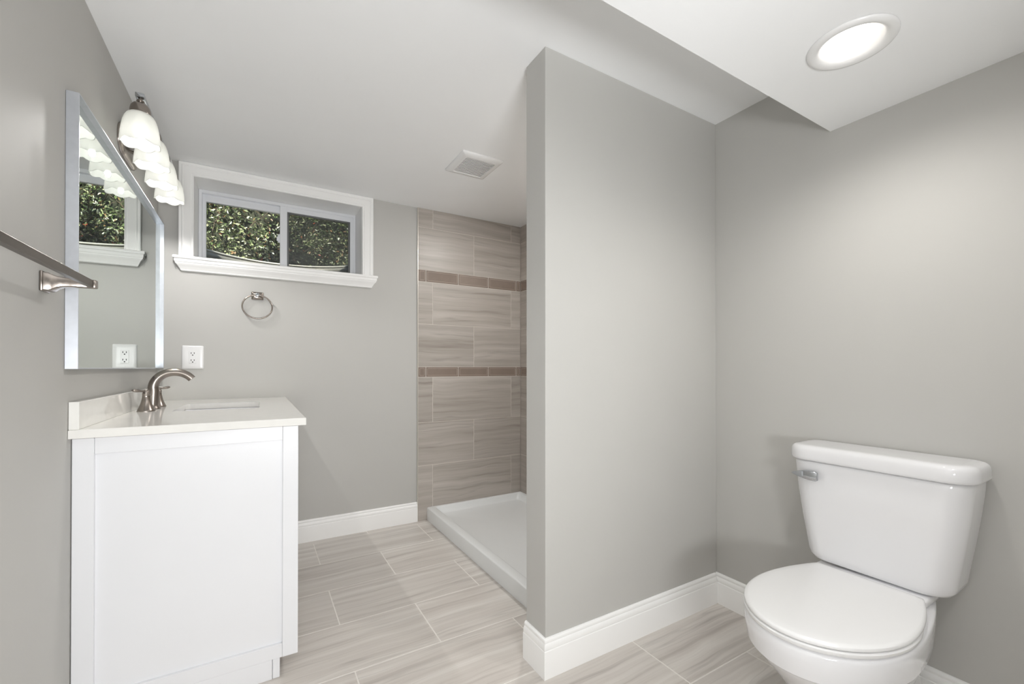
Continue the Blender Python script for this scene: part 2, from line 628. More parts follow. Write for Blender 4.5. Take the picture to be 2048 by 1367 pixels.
# baseboards
BBP = [(0, 0), (.015, 0), (.015, .088), (.0142, .0915), (.0125, .093), (.0125, .0945), (.0135, .098), (.0125, .106), (.0105, .112),
       (.0078, .1145), (.0078, .116), (.0092, .1195), (.0088, .1245), (.0062, .1285), (.003, .130), (0, .130)]
fl = lambda a, b, h: (a, b, h)
struct('baseboard_back', lambda bm: sweep(bm, [(.10, D), (.9405, D)], BBP, -1, fl), M['trim'], 35,
       label='white baseboard along the window wall')
struct('baseboard_partition', lambda bm: sweep(bm, [(PX, PY + PT), (PX, PY), (Rr - .0151, PY)], BBP, -1, fl), M['trim'], 35,
       label='white baseboard around the partition wall')
struct('baseboard_right', lambda bm: sweep(bm, [(Rr, PY), (Rr, REAR)], BBP, -1, fl), M['trim'], 35,
       label='white baseboard behind the toilet')
struct('baseboard_left', lambda bm: sweep(bm, [(L, 1.60), (L, REAR)], BBP, 1, fl), M['trim'], 35,
       label='white baseboard below the towel bar')


# doorway trim behind the camera
def doortrim(bm):
    prof = [(0, 0), (.06, 0), (.06, .016), (.05, .02), (.02, .016), (0, .011)]
    sweep(bm, [(DX0, 0), (DX0, DZ), (DX1, DZ), (DX1, 0)], prof, 1, lambda a, b, h: (a, REAR + h, b))


struct('trim_2', doortrim, M['trim'], 35, label='white casing of the doorway')

# ------------------------------------------------------------------ window
win = thing('window_1', (.143, 3.06, WZ0), 'small horizontal sliding window high in the back wall', 'window', kind='structure')


def casing(bm):
    prof = [(0, 0), (0, .008), (.003, .0115), (.006, .0115), (.0065, .009), (.010, .009), (.013, .012), (.030, .0145), (.044, .016), (.047, .019),
            (.050, .0195), (.0525, .017), (.056, .018), (.062, .020), (.0645, .019), (.066, .016), (.066, 0)]
    sweep(bm, [(-.291, 1.628), (-.291, 2.0655), (.579, 2.0655), (.579, 1.628)], prof, 1, lambda a, b, h: (a, D - h, b))


mesh_obj('casing', casing, M['trim'], win, 35)


def jamb(bm):
    t = .008
    box(bm, (WX0 - .001, D - .002, WZ0), (WX0 + t - .003, 3.075, WZ1))
    box(bm, (WX1 - t + .003, D - .002, WZ0), (WX1 + .001, 3.075, WZ1))
    box(bm, (WX0, D - .002, WZ1 - t + .003), (WX1, 3.075, WZ1 + .001))


mesh_obj('jamb', jamb, M['trim'], win)


def stool(bm):
    xl, xr = -.343, .634
    # (protrusion, z) of the moulded apron with mitred returns, then the board of the stool
    pf = [(.012, 1.553), (.014, 1.5545), (.0165, 1.558), (.0165, 1.561), (.021, 1.568), (.028, 1.580), (.036, 1.589), (.037, 1.5915), (.037, 1.594),
          (.040, 1.597), (.0405, 1.604), (.0405, 1.6115), (.043, 1.6125), (.0455, 1.615), (.0465, 1.620), (.0455, 1.626), (.043, 1.6285)]
    rings = [[(xl - h + .012, D + .001, z), (xr + h - .012, D + .001, z), (xr + h - .012, D - h, z), (xl - h + .012, D - h, z)] for h, z in pf]
    loft(bm, rings)
    box(bm, (WX0 - .001, D - .01, WZ0 - .02), (WX1 + .001, 3.15, 1.6284))


mesh_obj('sill', stool, M['trim'], win, 30)


def ringbox(bm, x0, x1, z0, z1, y0, y1, wl, wr, wt, wb, bev=.0015, mat=0):
    box(bm, (x0, y0, z0), (x0 + wl, y1, z1), bev, 1, mat)
    box(bm, (x1 - wr, y0, z0), (x1, y1, z1), bev, 1, mat)
    box(bm, (x0 + wl - .001, y0, z1 - wt), (x1 - wr + .001, y1, z1), bev, 1, mat)
    box(bm, (x0 + wl - .001, y0, z0), (x1 - wr + .001, y1, z0 + wb), bev, 1, mat)


mesh_obj('frame', lambda bm: ringbox(bm, -.290, .576, 1.612, 2.073, 3.058, 3.145, .016, .016, .019, .04), M['vinyl'], win)
ls = mesh_obj('sash', lambda bm: ringbox(bm, -.275, .166, 1.64, 2.055, 3.084, 3.108, .019, .040, .041, .03), M['vinyl'], win)


def fixed(bm):
    # nearer track: white surround of the right half with its interlock stile
    ringbox(bm, .124, .562, 1.64, 2.056, 3.063, 3.082, .040, .020, .032, .03)


rs = mesh_obj('sash', fixed, M['vinyl'], win)
mesh_obj('gasket', lambda bm: ringbox(bm, .1645, .5425, 1.665, 2.0245, 3.0685, 3.079, .010, .012, .010, .01, 0), M['gasket'], rs)
mesh_obj('pane', lambda bm: box(bm, (-.258, 3.094, 1.66), (.128, 3.098, 2.018)), M['glass'], ls)
mesh_obj('pane', lambda bm: box(bm, (.162, 3.0745, 1.66), (.545, 3.0765, 2.026)), M['glass'], rs)
mesh_obj('insect_screen', lambda bm: box(bm, (.166, 3.126, 1.64), (.560, 3.1265, 2.056)), M['screen'], win)


def latch(bm):
    box(bm, (.112, 3.072, 1.825), (.128, 3.0835, 1.880), .004, 2)
    box(bm, (.106, 3.069, 1.835), (.118, 3.078, 1.862), .003, 2)


mesh_obj('latch', latch, M['vinyl'], ls, 40)


# ------------------------------------------------------------------ outside
def well(bm):
    # corrugated half-round window well
    cx, cy, R0 = .17, BK + .02, .62
    n = 72
    rings = []
    zs = []
    z = 1.30
    while z <= 1.842:
        zs.append(z); z += .0115
    for th in (0, .004):
        pass
    grid = []
    for z in zs:
        r = R0 + .008 * math.sin((z - 1.3) / .067 * 2 * math.pi)
        row = []
        for i in range(n + 1):
            a = math.pi * i / n
            ca, sa = math.cos(a), math.sin(a)
            row.append((cx + r * ca, cy + .01 + r * sa * 1.02, z))
        grid.append(row)
    # rolled rim
    V = [[bm.verts.new(p) for p in row] for row in grid]
    for a, b_ in zip(V[:-1], V[1:]):
        for i in range(n):
            bm.faces.new((a[i], a[i + 1], b_[i + 1], b_[i]))
    g = bmesh.ops.solidify(bm, geom=list(bm.faces), thickness=.003)
    tube(bm, [(cx + R0 * math.cos(math.pi * i / n), cy + .01 + R0 * 1.02 * math.sin(math.pi * i / n), 1.846) for i in range(n + 1)], .0075, 10)


w_ = mesh_obj('window_well', well, M['galv'], None, 50)
tag(w_, 'curved corrugated metal well around the outside of the small window', 'window well')


def ground(bm):
    cx, cy = .17, BK + .03
    n = 48
    arc = [(cx + .632 * math.cos(math.pi * i / n), cy + .645 * math.sin(math.pi * i / n)) for i in range(n + 1)]
    z = 1.825
    # ground around the well
    far = [(cx + 7 * math.cos(math.pi * i / n), cy + 7 * math.sin(math.pi * i / n)) for i in range(n + 1)]
    va = [bm.verts.new((x, y, z)) for x, y in arc]
    vf = [bm.verts.new((x, y, z + .15)) for x, y in far]
    vb = [bm.verts.new((x, y, 1.28)) for x, y in arc]
    for i in range(n):
        bm.faces.new((va[i], va[i + 1], vf[i + 1], vf[i]))
        bm.faces.new((va[i], va[i + 1], vb[i + 1], vb[i]))
    bm.faces.new(vb)


g_ = mesh_obj('ground', ground, M['soil'])
tag(g_, 'brown ground outside around the window well', 'ground', kind='structure')


# hedge with leaves: a bumpy body of small leaves around dark branches
_hr = random.Random(3)
BUMPS = [(_hr.uniform(-1.3, 2.5), _hr.uniform(1.9, 3.6), _hr.uniform(.12, .38), _hr.uniform(.1, .38)) for _ in range(60)]


def hedge_front(x, z):
    f = 4.62 + .10 * math.sin(3.1 * x + 2 * z) + .05 * math.sin(9 * x - 5 * z)
    for bx_, bz, br, bd in BUMPS:
        d2 = ((x - bx_) ** 2 + (z - bz) ** 2) / (br * br)
        if d2 < 1:
            f -= bd * (1 - d2)
    return max(f, 4.05)


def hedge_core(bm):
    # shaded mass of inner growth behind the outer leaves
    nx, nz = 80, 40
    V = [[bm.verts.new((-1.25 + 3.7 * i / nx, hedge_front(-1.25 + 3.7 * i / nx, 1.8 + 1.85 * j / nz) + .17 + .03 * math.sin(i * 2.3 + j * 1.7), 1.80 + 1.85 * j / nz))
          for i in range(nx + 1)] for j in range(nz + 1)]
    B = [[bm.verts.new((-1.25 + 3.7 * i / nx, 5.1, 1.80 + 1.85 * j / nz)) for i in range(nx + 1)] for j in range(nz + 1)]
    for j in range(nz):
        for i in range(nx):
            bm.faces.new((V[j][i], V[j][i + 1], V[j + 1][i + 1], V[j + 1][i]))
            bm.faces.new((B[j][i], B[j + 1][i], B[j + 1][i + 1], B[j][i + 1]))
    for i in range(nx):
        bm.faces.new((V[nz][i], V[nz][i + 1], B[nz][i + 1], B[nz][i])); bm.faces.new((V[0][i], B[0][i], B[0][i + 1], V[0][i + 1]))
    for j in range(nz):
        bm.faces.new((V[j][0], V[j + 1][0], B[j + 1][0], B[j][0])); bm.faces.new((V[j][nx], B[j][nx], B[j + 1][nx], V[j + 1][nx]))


def hedge_leaves(bm):
    rnd = random.Random(11)
    for k in range(46000):
        x = rnd.uniform(-1.15, 2.3); z = 1.84 + rnd.random() * 1.75
        y = hedge_front(x, z) + abs(rnd.gauss(0, .11)) - .02
        pk = math.sin(5.3 * x + 1.7) * math.sin(7.1 * z + 2.2 * x) + .6 * math.sin(13 * x - 9 * z)
        if rnd.random() < (.75 if pk < -.25 else .12):
            continue
        s = rnd.uniform(.009, .020)
        ax = Vector((rnd.gauss(0, 1), rnd.gauss(0, 1), rnd.gauss(0, .8))).normalized()
        nr = Vector((rnd.gauss(0, .8), rnd.gauss(-.7, .7), rnd.gauss(.6, .7)))
        nr = (nr - ax * nr.dot(ax)).normalized()
        sd = ax.cross(nr)
        c = Vector((x, y, z))
        w = s * .42
        fold = nr * (s * .14)
        p = [c - ax * s, c - ax * s * .25 + sd * w + fold, c + ax * s * .45 + sd * w * .8 + fold, c + ax * s,
             c + ax * s * .45 - sd * w * .8 + fold, c - ax * s * .25 - sd * w + fold]
        mid1, mid2 = c - ax * s * .25, c + ax * s * .45
        v = [bm.verts.new(q) for q in p]
        m1, m2 = bm.verts.new(mid1), bm.verts.new(mid2)
        bm.faces.new((v[0], v[1], m1)); bm.faces.new((v[1], v[2], m2, m1)); bm.faces.new((v[2], v[3], m2))
        bm.faces.new((v[0], m1, v[5])); bm.faces.new((m1, m2, v[4], v[5])); bm.faces.new((m2, v[3], v[4]))


def hedge_twigs(bm):
    rnd = random.Random(5)
    for k in range(70):
        x0 = rnd.uniform(-1.1, 2.2)
        p = Vector((x0, 0, rnd.uniform(1.9, 2.9)))
        d = Vector((rnd.gauss(0, .6), rnd.gauss(-.06, .12), rnd.gauss(.5, .5))).normalized()
        pts = []; rad = []
        for i in range(6):
            p.y = hedge_front(p.x, p.z) + .02 + .03 * math.sin(i * 1.9)
            pts.append(p.copy()); rad.append(.0045 * (1 - i / 7))
            d = (d + Vector((rnd.gauss(0, .3), 0, rnd.gauss(0, .3)))).normalized()
            p = p + d * .075
        tube(bm, pts, rad, 5)


hd = thing('hedge', (.6, 4.8, 1.82), 'sunlit leafy green hedge with a few red leaves outside the window', 'hedge')
lv = mesh_obj('foliage', hedge_leaves, M['leaf'], hd)
mesh_obj('branches', hedge_twigs, M['bark'], hd, 60)


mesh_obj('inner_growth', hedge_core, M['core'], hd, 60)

# ------------------------------------------------------------------ vanity cabinet
VY0, VY1 = 1.650, D - .002
VX0, VX1 = L + .002, .124
CT0, CT1 = .846, .870
van = thing('vanity_cabinet', ((VX0 + VX1) / 2, (VY0 + VY1) / 2, 0),
            'white bathroom vanity cabinet with a recessed side panel against the left wall', 'cabinet')


def v_body(bm):
    t = .014
    x0, x1, y0, y1, z0, z1 = VX0 + .0005, VX1 - .026, VY0 + .0205, VY1, .068, CT0 - .0036
    box(bm, (x0, y0, z0), (x1, y0 + t, z1)); box(bm, (x0, y1 - t, z0), (x1, y1, z1))
    box(bm, (x0, y0 + t, z0), (x0 + .008, y1 - t, z1)); box(bm, (x0, y0 + t, z0), (x1, y1 - t, z0 + t))


mesh_obj('carcass', v_body, M['cab'], van)


def underlay(bm):
    box(bm, (VX0 + .001, VY0 + .0025, CT0 - .0034), (VX1 - .0005, VY0 + .034, CT0 - .0001))
    box(bm, (VX1 - .026, VY0 + .034, CT0 - .0034), (VX1 - .0005, VY1, CT0 - .0001))


mesh_obj('underlay', underlay, M['underlay'], van)


def side_frame(bm, y0, y1):
    b = .0012
    box(bm, (VX0, y0, .066), (VX0 + .046, y1, CT0 - .0035), b, 1)
    box(bm, (VX1 - .047, y0, .066), (VX1, y1, CT0 - .0035), b, 1)
    box(bm, (VX0 + .0463, y0 + .0015, .796), (VX1 - .0473, y1, CT0 - .0035), b, 1)
    box(bm, (VX0 + .0463, y0 + .0015, .066), (VX1 - .0473, y1, .112), b, 1)


mesh_obj('side_frame', lambda bm: side_frame(bm, VY0, VY0 + .02), M['cab'], van)
mesh_obj('side_panel', lambda bm: box(bm, (VX0 + .045, VY0 + .0125, .11), (VX1 - .046, VY0 + .018, .798)), M['cab'], van)


def plinth(bm):
    box(bm, (VX0, VY0 + .003, 0), (.0475, VY0 + .02, .0657), .001, 1)
    box(bm, (.0485, VY0 + .003, 0), (.070, VY1, .0657), .002, 1)
    box(bm, (VX0, VY1 - .02, 0), (.0475, VY1, .0657))


mesh_obj('plinth', plinth, M['cab'], van)


def face_frame(bm):
    x0, x1 = VX1 - .024, VX1 - .0005
    box(bm, (x0, VY0 + .02, .066), (x1, VY1, .095))
    box(bm, (x0, VY0 + .02, .825), (x1, VY1, CT0 - .0036))
    for y in (VY0 + .02, 2.035, 2.435, VY1 - .03):
        box(bm, (x0, y, .095), (x1, y + .028, .825))
    for y in (VY0 + .02, 2.435):
        for z in (.60, .34):
            box(bm, (x0, y + .028, z), (x1, y + .39, z + .02))


mesh_obj('face_frame', face_frame, M['cab'], van)


def shaker(bm, y0, y1, z0, z1):
    x0, x1 = VX1, VX1 + .0015
    xf = VX1 - .001
    s = .045 if z1 - z0 > .3 else .032
    box(bm, (xf - .016, y0 + s, z0 + s), (xf - .006, y1 - s, z1 - s))
    box(bm, (xf - .018, y0, z0), (xf, y0 + s, z1), .001, 1)
    box(bm, (xf - .018, y1 - s, z0), (xf, y1, z1), .001, 1)
    box(bm, (xf - .018, y0 + s, z0), (xf, y1 - s, z0 + s), .001, 1)
    box(bm, (xf - .018, y0 + s, z1 - s), (xf, y1 - s, z1), .001, 1)


def knob_fn(y, z):
    def f(bm):
        lathe(bm, [(.0045, VX1 - .001), (.0045, VX1 + .004), (.0075, VX1 + .006), (.0085, VX1 + .009), (.007, VX1 + .0115), (.003, VX1 + .0125)],
              (0, y, z), 'X', 16)
    return f


def drawer(y0, y1, z0, z1):
    d = mesh_obj('drawer', lambda bm: shaker(bm, y0, y1, z0, z1), M['cab'], van)
    k = mesh_obj('knob', knob_fn((y0 + y1) / 2, (z0 + z1) / 2), M['nickel'], d, 40)


def door(y0, y1, z0, z1, ky):
    d = mesh_obj('door', lambda bm: shaker(bm, y0, y1, z0, z1), M['cab'], van)
    mesh_obj('knob', knob_fn(ky, z1 - .06), M['nickel'], d, 40)


for ya, yb in ((VY0 + .05, 2.033), (2.465, VY1 - .032)):
    drawer(ya, yb, .66, .822); drawer(ya, yb, .39, .652); drawer(ya, yb, .10, .382)
door(2.066, 2.248, .10, .822, 2.225)
door(2.252, 2.433, .10, .822, 2.275)

# countertop with an undermount basin opening
SX0, SX1, SY0, SY1 = -.285, .012, 2.125, 2.515
CX0, CX1, CY0, CY1 = L + .001, .146, 1.625, D - .001


def counter(bm):
    n = 6
    hole = rrect((SX0 + SX1) / 2, (SY0 + SY1) / 2, (SX1 - SX0) / 2, (SY1 - SY0) / 2, .022, n)
    # outer outline with the same number of points, projected to the slab's rectangle
    cx, cy = (SX0 + SX1) / 2, (SY0 + SY1) / 2
    outer = []
    m_ = n + 1
    corners = [(CX1, CY1), (CX0, CY1), (CX0, CY0), (CX1, CY0)]
    for q in range(4):
        for i in range(m_):
            outer.append(corners[q])
    b = .0015
    def vring(pts, z): return [bm.verts.new((x, y, z)) for x, y in pts]
    ht, hb = vring(hole, CT1), vring(hole, CT0)
    def cr(z, ins):
        return [bm.verts.new((x + (-ins if x > 0 else ins), y + (-ins if y > 2.3 else ins), z)) for x, y in corners]
    ot, om, ob = cr(CT1, b), cr(CT1 - b, 0), cr(CT0, 0)
    N_ = len(ht)
    for i in range(N_):
        j = (i + 1) % N_
        bm.faces.new((ht[i], ht[j], hb[j], hb[i]))
    for q in range(4):
        i0 = q * m_
        for i in range(n):
            bm.faces.new((ot[q], ht[i0 + i], ht[i0 + i + 1]))
            bm.faces.new((ob[q], hb[i0 + i + 1], hb[i0 + i]))
        nx = (q + 1) % 4
        bm.faces.new((ot[q], ht[i0 + n], ht[(i0 + m_) % N_], ot[nx]))
        bm.faces.new((ob[q], ob[nx], hb[(i0 + m_) % N_], hb[i0 + n]))
        bm.faces.new((ot[q], ot[nx], om[nx], om[q]))
        bm.faces.new((om[q], om[nx], ob[nx], ob[q]))


ct = thing('countertop', ((CX0 + CX1) / 2, (CY0 + CY1) / 2, CT0), 'glossy white stone countertop with a short backsplash on the vanity', 'countertop')
mesh_obj('slab', counter, M['quartz'], ct)
mesh_obj('backsplash', lambda bm: box(bm, (CX0, CY0 + .002, CT1 + .0002), (CX0 + .0215, CY1, .9465), .0012, 1), M['quartz'], ct)


def basin(bm):
    cx, cy = (SX0 + SX1) / 2, (SY0 + SY1) / 2
    hx, hy = (SX1 - SX0) / 2, (SY1 - SY0) / 2
    spec_ = [(.012, CT0 - .0005, .03), (.004, CT0 - .0005, .026), (0.0, CT0 - .004, .026), (-.004, CT0 - .05, .03), (-.012, CT0 - .10, .04), (-.035, CT0 - .13, .05), (-.09, CT0 - .14, .05)]
    rings = [[(x, y, z) for x, y in rrect(cx, cy, hx + e, hy + e, r, 8)] for e, z, r in spec_]
    outer = [[(x, y, z) for x, y in rrect(cx, cy, hx + e, hy + e, r, 8)] for e, z, r in [(-.08, CT0 - .15, .05), (-.02, CT0 - .14, .05), (.01, CT0 - .10, .04), (.012, CT0 - .012, .03)]]
    loft(bm, outer + rings, True, True)


sk = thing('sink', ((SX0 + SX1) / 2, (SY0 + SY1) / 2, CT0 - .15), 'white rectangular undermount sink set into the countertop', 'sink')
mesh_obj('basin', basin, M['ceramic'], sk, 50)
mesh_obj('drain', lambda bm: lathe(bm, [(.02, CT0 - .1405), (.022, CT0 - .139), (.021, CT0 - .1375), (.012, CT0 - .138)], ((SX0 + SX1) / 2, (SY0 + SY1) / 2, 0), 'Z', 24), M['nickel'], sk, 40)

# ------------------------------------------------------------------ faucet
FX = -.372
FY = 2.305
fa = thing('faucet', (FX, FY, CT1), 'brushed nickel gooseneck faucet with two lever handles at the sink', 'faucet')


def spout(bm):
    z0 = CT1 + .0002
    lathe(bm, [(.0275, z0), (.0275, z0 + .003), (.0255, z0 + .006), (.023, z0 + .012)], (FX, FY, 0), 'Z', 32)
    pts, rad = [], []
    for i in range(5):
        t = i / 4
        pts.append((FX + .000 + .004 * t, FY, z0 + .006 + .070 * t)); rad.append(.0225 - .0035 * t)
    cx, cz, R1 = FX + .072, z0 + .082, .070
    for i in range(1, 27):
        a = R_(180 - 145 * i / 26)
        pts.append((cx + (R1 + .004 * i / 26) * math.cos(a), FY, cz + R1 * math.sin(a))); rad.append(.0188 - .0035 * i / 26)
    tube(bm, pts, rad, 28)


mesh_obj('spout', spout, M['nickel'], fa, 40)


def handle_fn(y, s):
    def f(bm):
        z0 = CT1 + .0002
        prof = [(.0285, z0), (.0288, z0 + .003), (.0270, z0 + .006), (.0250, z0 + .011), (.0215, z0 + .020), (.0180, z0 + .031), (.0150, z0 + .044),
                (.0130, z0 + .056), (.0124, z0 + .064), (.0132, z0 + .066), (.0132, z0 + .069), (.0120, z0 + .072)]
        lathe(bm, prof, (FX, y, 0), 'Z', 32)
    return f


def lever_fn(y, s):
    def f(bm):
        z0 = CT1 + .0002
        lathe(bm, [(.0116, z0 + .0716), (.0112, z0 + .077), (.0085, z0 + .083), (.004, z0 + .0855)], (FX, y, 0), 'Z', 24)
        dx, dy = s * .72, s * .69
        pts = [(FX + dx * q, y + dy * q, z0 + h) for q, h in ((-.004, .078), (.010, .0795), (.020, .080), (.030, .0812), (.040, .0825), (.047, .0835), (.051, .084))]
        tube(bm, pts, [.004, .0066, .0064, .0082, .0092, .0065, .002], 14, squash=.7)
    return f


for y, s in ((FY - .118, -1), (FY + .118, 1)):
    h_ = mesh_obj('handle', handle_fn(y, s), M['nickel'], fa, 40)
    mesh_obj('lever', lever_fn(y, s), M['nickel'], h_, 50)

# ------------------------------------------------------------------ mirror
mi = thing('mirror', (L, 2.228, 1.037), 'wide rectangular wall mirror with a thin brushed aluminium frame above the vanity', 'mirror')
MY0, MY1, MZ0, MZ1 = 1.600, 2.849, 1.037, 1.785


def mframe(bm):
    x0, x1 = L + .0005, L + .027
    t = .0028
    box(bm, (x0, MY0, MZ0), (x1, MY0 + t, MZ1), .0004, 1)
    box(bm, (x0, MY1 - t, MZ0), (x1, MY1, MZ1), .0004, 1)
    box(bm, (x0, MY0 + t, MZ0), (x1, MY1 - t, MZ0 + t), .0004, 1)
    box(bm, (x0, MY0 + t, MZ1 - t), (x1, MY1 - t, MZ1), .0004, 1)


mesh_obj('frame', mframe, M['alu'], mi)
mesh_obj('glass', lambda bm: box(bm, (L + .001, MY0 + .0028, MZ0 + .0028), (L + .010, MY1 - .0028, MZ1 - .0028)), M['mirror'], mi)

# ------------------------------------------------------------------ vanity light
LX, LY0, LS, LZ = -.347, 1.930, .194, 1.806
vl = thing('vanity_light', (L, 2.22, 1.90), 'brushed nickel bar light with four frosted glass shades above the mirror', 'wall light')


def backplate(bm):
    prof = [(0, 0), (.004, .0), (.012, .006), (.014, .016)]
    rings = []
    for x, ins in ((L + .0005, 0), (L + .006, 0), (L + .012, .005), (L + .015, .014)):
        rings.append([(x, y, z) for y, z in rrect(2.22, 1.903, .128 - ins, .060 - ins, .058 - ins, 8)])
    loft(bm, rings)


mesh_obj('backplate', backplate, M['nickel'], vl, 40)


def vbar(bm):
    box(bm, (LX - .0125, LY0 - .014, 1.967), (LX + .0125, LY0 + 3 * LS + .014, 1.982), .002, 2)


mesh_obj('bar', vbar, M['chrome'], vl, 40)
for yy in (2.17, 2.27):
    mesh_obj('arm', lambda bm: tube(bm, [(L + .010, yy, 1.905), (L + .035, yy, 1.908), (L + .060, yy, 1.925), (L + .078, yy, 1.950), (LX - .006, yy, 1.974)], .007, 14), M['nickel'], vl, 60)


def socket_fn(y):
    def f(bm):
        prof = [(.0060, 1.967), (.0060, 1.962), (.0105, 1.960), (.0115, 1.9565), (.009, 1.953), (.0125, 1.951), (.020, 1.947), (.0262, 1.938), (.0290, 1.926),
                (.0290, 1.912), (.0265, 1.908)]
        lathe(bm, prof, (LX, y, 0), 'Z', 32)
    return f


def shade_fn(y):
    def f(bm):
        n = 64
        outer = [(.0240, 1.914), (.0310, 1.9125), (.0370, 1.9070), (.0425, 1.8970), (.0470, 1.883), (.0505, 1.866), (.0530, 1.847), (.0547, 1.828), (.0558, 1.812)]
        rings = []

        def ring(r, z, wv):
            o = []
            for i in range(n):
                a = 2 * math.pi * i / n
                k = abs(math.sin(a * 3 + .5))
                rr = r * (1 + .012 * wv * (k - .6))
                o.append((LX + rr * math.cos(a), y + rr * math.sin(a), z - wv * .0085 * (k - .35)))
            return o
        for i, (r, z) in enumerate(outer):
            rings.append(ring(r, z, max(0, (i - 4) / 4)))
        for i, (r, z) in reversed(list(enumerate(outer))):
            rings.append(ring(max(r - .003, .0225), z - (.003 if i < 3 else 0), max(0, (i - 4) / 4)))
        loft(bm, rings, False, False)
        # close the upper rim between inner and outer wall
    return f


def bulb_fn(y):
    def f(bm):
        prof = [(.011, 1.912), (.0125, 1.897), (.020, 1.880), (.0245, 1.865), (.0235, 1.850), (.018, 1.839), (.009, 1.834), (.002, 1.833)]
        lathe(bm, prof, (LX, y, 0), 'Z', 24)
    return f


for k in range(4):
    y = LY0 + k * LS
    so = mesh_obj('socket_cup', socket_fn(y), M['nickel'], vl, 40)
    sh = mesh_obj('shade', shade_fn(y), M['shade'], vl, 60)
    mesh_obj('bulb', bulb_fn(y), M['bulb'], vl, 60)
    lo = lamp('bulb_light', 'SPOT', (0, 0, 0), 3.9, (1, .98, .95), shadow_soft_size=.008, spot_size=R_(156), spot_blend=.35)
    lo.parent = vl
    lo.location = (LX - L, y - 2.22, 1.8155 - 1.90)
    lg = lamp('bulb_glow', 'POINT', (0, 0, 0), .18, (1, .98, .95), shadow_soft_size=.010)
    lg.parent = vl
    lg.location = (LX - L, y - 2.22, 1.824 - 1.90)

# ------------------------------------------------------------------ towel bar
tb = thing('towel_bar', (L, 1.465, 1.25), 'long brushed nickel towel bar on the left wall beside the mirror', 'towel bar')
TBX = L + .086
TZ_ = 1.2485


def tb_bracket(y, s):
    def f(bm):
        hz = .024
        # stepped wall plate
        box(bm, (L + .0003, y - .024, TZ_ - .026), (L + .006, y + .024, TZ_ + .022), .002, 2)
        # post that narrows from the plate to the bar
        rings = []
        for x, hy, z0, z1 in ((L + .006, .020, TZ_ - .024, TZ_ + .020), (L + .014, .019, TZ_ - .024, TZ_ + .019), (L + .020, .017, TZ_ - .021, TZ_ + .016),
                              (L + .027, .014, TZ_ - .0155, TZ_ + .013), (L + .036, .012, TZ_ - .012, TZ_ + .0115), (L + .050, .010, TZ_ - .0105, TZ_ + .011), (L + .094, .009, TZ_ - .0100, TZ_ + .0110), (L + .0965, .0075, TZ_ - .009, TZ_ + .010)):
            rings.append([(x, y + (yy), (z0 + z1) / 2 + zz) for yy, zz in rrect(0, 0, hy, (z1 - z0) / 2, .0025, 3)])
        loft(bm, rings)
    return f


mesh_obj('bracket', tb_bracket(1.465, 1), M['nickel'], tb, 35)
mesh_obj('bracket', tb_bracket(.865, -1), M['nickel'], tb, 35)
mesh_obj('bar', lambda bm: box(bm, (TBX - .006, .873, TZ_ - .0085), (TBX + .006, 1.457, TZ_ + .0095), .001, 1), M['nickel_dark'], tb, 35)

# ------------------------------------------------------------------ towel ring
tr_ = thing('towel_ring', (.003, D, 1.452), 'round brushed nickel towel ring on the wall under the window', 'towel ring')


def tr_mount(bm):
    rings = []
    for dy, h in ((.0003, 1), (.005, 1), (.007, .92), (.0085, .72), (.010, .62)):
        rings.append([(.003 + a, D - dy, 1.450 + b_) for a, b_ in rrect(0, 0, .0295 * h, .0215 * h, .0025, 3)])
    loft(bm, rings)


mesh_obj('mount', tr_mount, M['nickel'], tr_, 35)
mesh_obj('post', lambda bm: box(bm, (-.0065, D - .040, 1.4425), (.0125, D - .0095, 1.4615), .0022, 2), M['chrome'], tr_, 40)


def tr_ring(bm):
    c = Vector((.003, D - .029, 1.385)); R1 = .0665
    n = 64
    tube(bm, [(c.x + R1 * 1.10 * math.cos(2 * math.pi * i / n), c.y, c.z + R1 * math.sin(2 * math.pi * i / n)) for i in range(n)], .0041, 12, closed=True)


mesh_obj('ring', tr_ring, M['nickel'], tr_, 60)

# ------------------------------------------------------------------ outlet
OX, OZ = -.294, 1.0965
ou = thing('electrical_outlet', (OX, D, OZ), 'white duplex power outlet with cover plate above the countertop', 'outlet')


def plate(bm):
    rings = []
    for dy, ins in ((.0003, 0), (.002, 0), (.0045, .002), (.006, .006), (.0055, .018)):
        rings.append([(OX + a, D - dy, OZ + b_) for a, b_ in rrect(0, 0, .0475 - ins, .0625 - ins, .006, 4)])
    loft(bm, rings)


mesh_obj('cover_plate', plate, M['plastic'], ou, 40)
rc = mesh_obj('receptacle', lambda bm: box(bm, (OX - .0165, D - .0072, OZ - .0333), (OX + .0165, D - .003, OZ + .0333), .001, 1), M['plastic'], ou)


for zc in (.018, -.0195):
    for dx in (-.0065, .0065):
        mesh_obj('slot', lambda bm: box(bm, (OX + dx - .0014, D - .0078, OZ + zc), (OX + dx + .0014, D - .007, OZ + zc + .0085)), M['dark'], rc)
    mesh_obj('ground_hole', lambda bm: lathe(bm, [(.0030, D - .0078), (.0030, D - .007)], (OX, 0, OZ + zc - .006), 'Y', 12), M['dark'], rc)
for z in (OZ + .048, OZ - .048):
    mesh_obj('screw', lambda bm: lathe(bm, [(.0028, D - .0070), (.0028, D - .005)], (OX, 0, z), 'Y', 12), M['plastic'], ou, 40)

# ------------------------------------------------------------------ exhaust vent
EX0, EX1, EY0, EY1 = .887, 1.121, 1.977, 2.224
ev = thing('exhaust_vent', ((EX0 + EX1) / 2, (EY0 + EY1) / 2, C), 'square white louvered exhaust vent cover on the ceiling', 'vent')


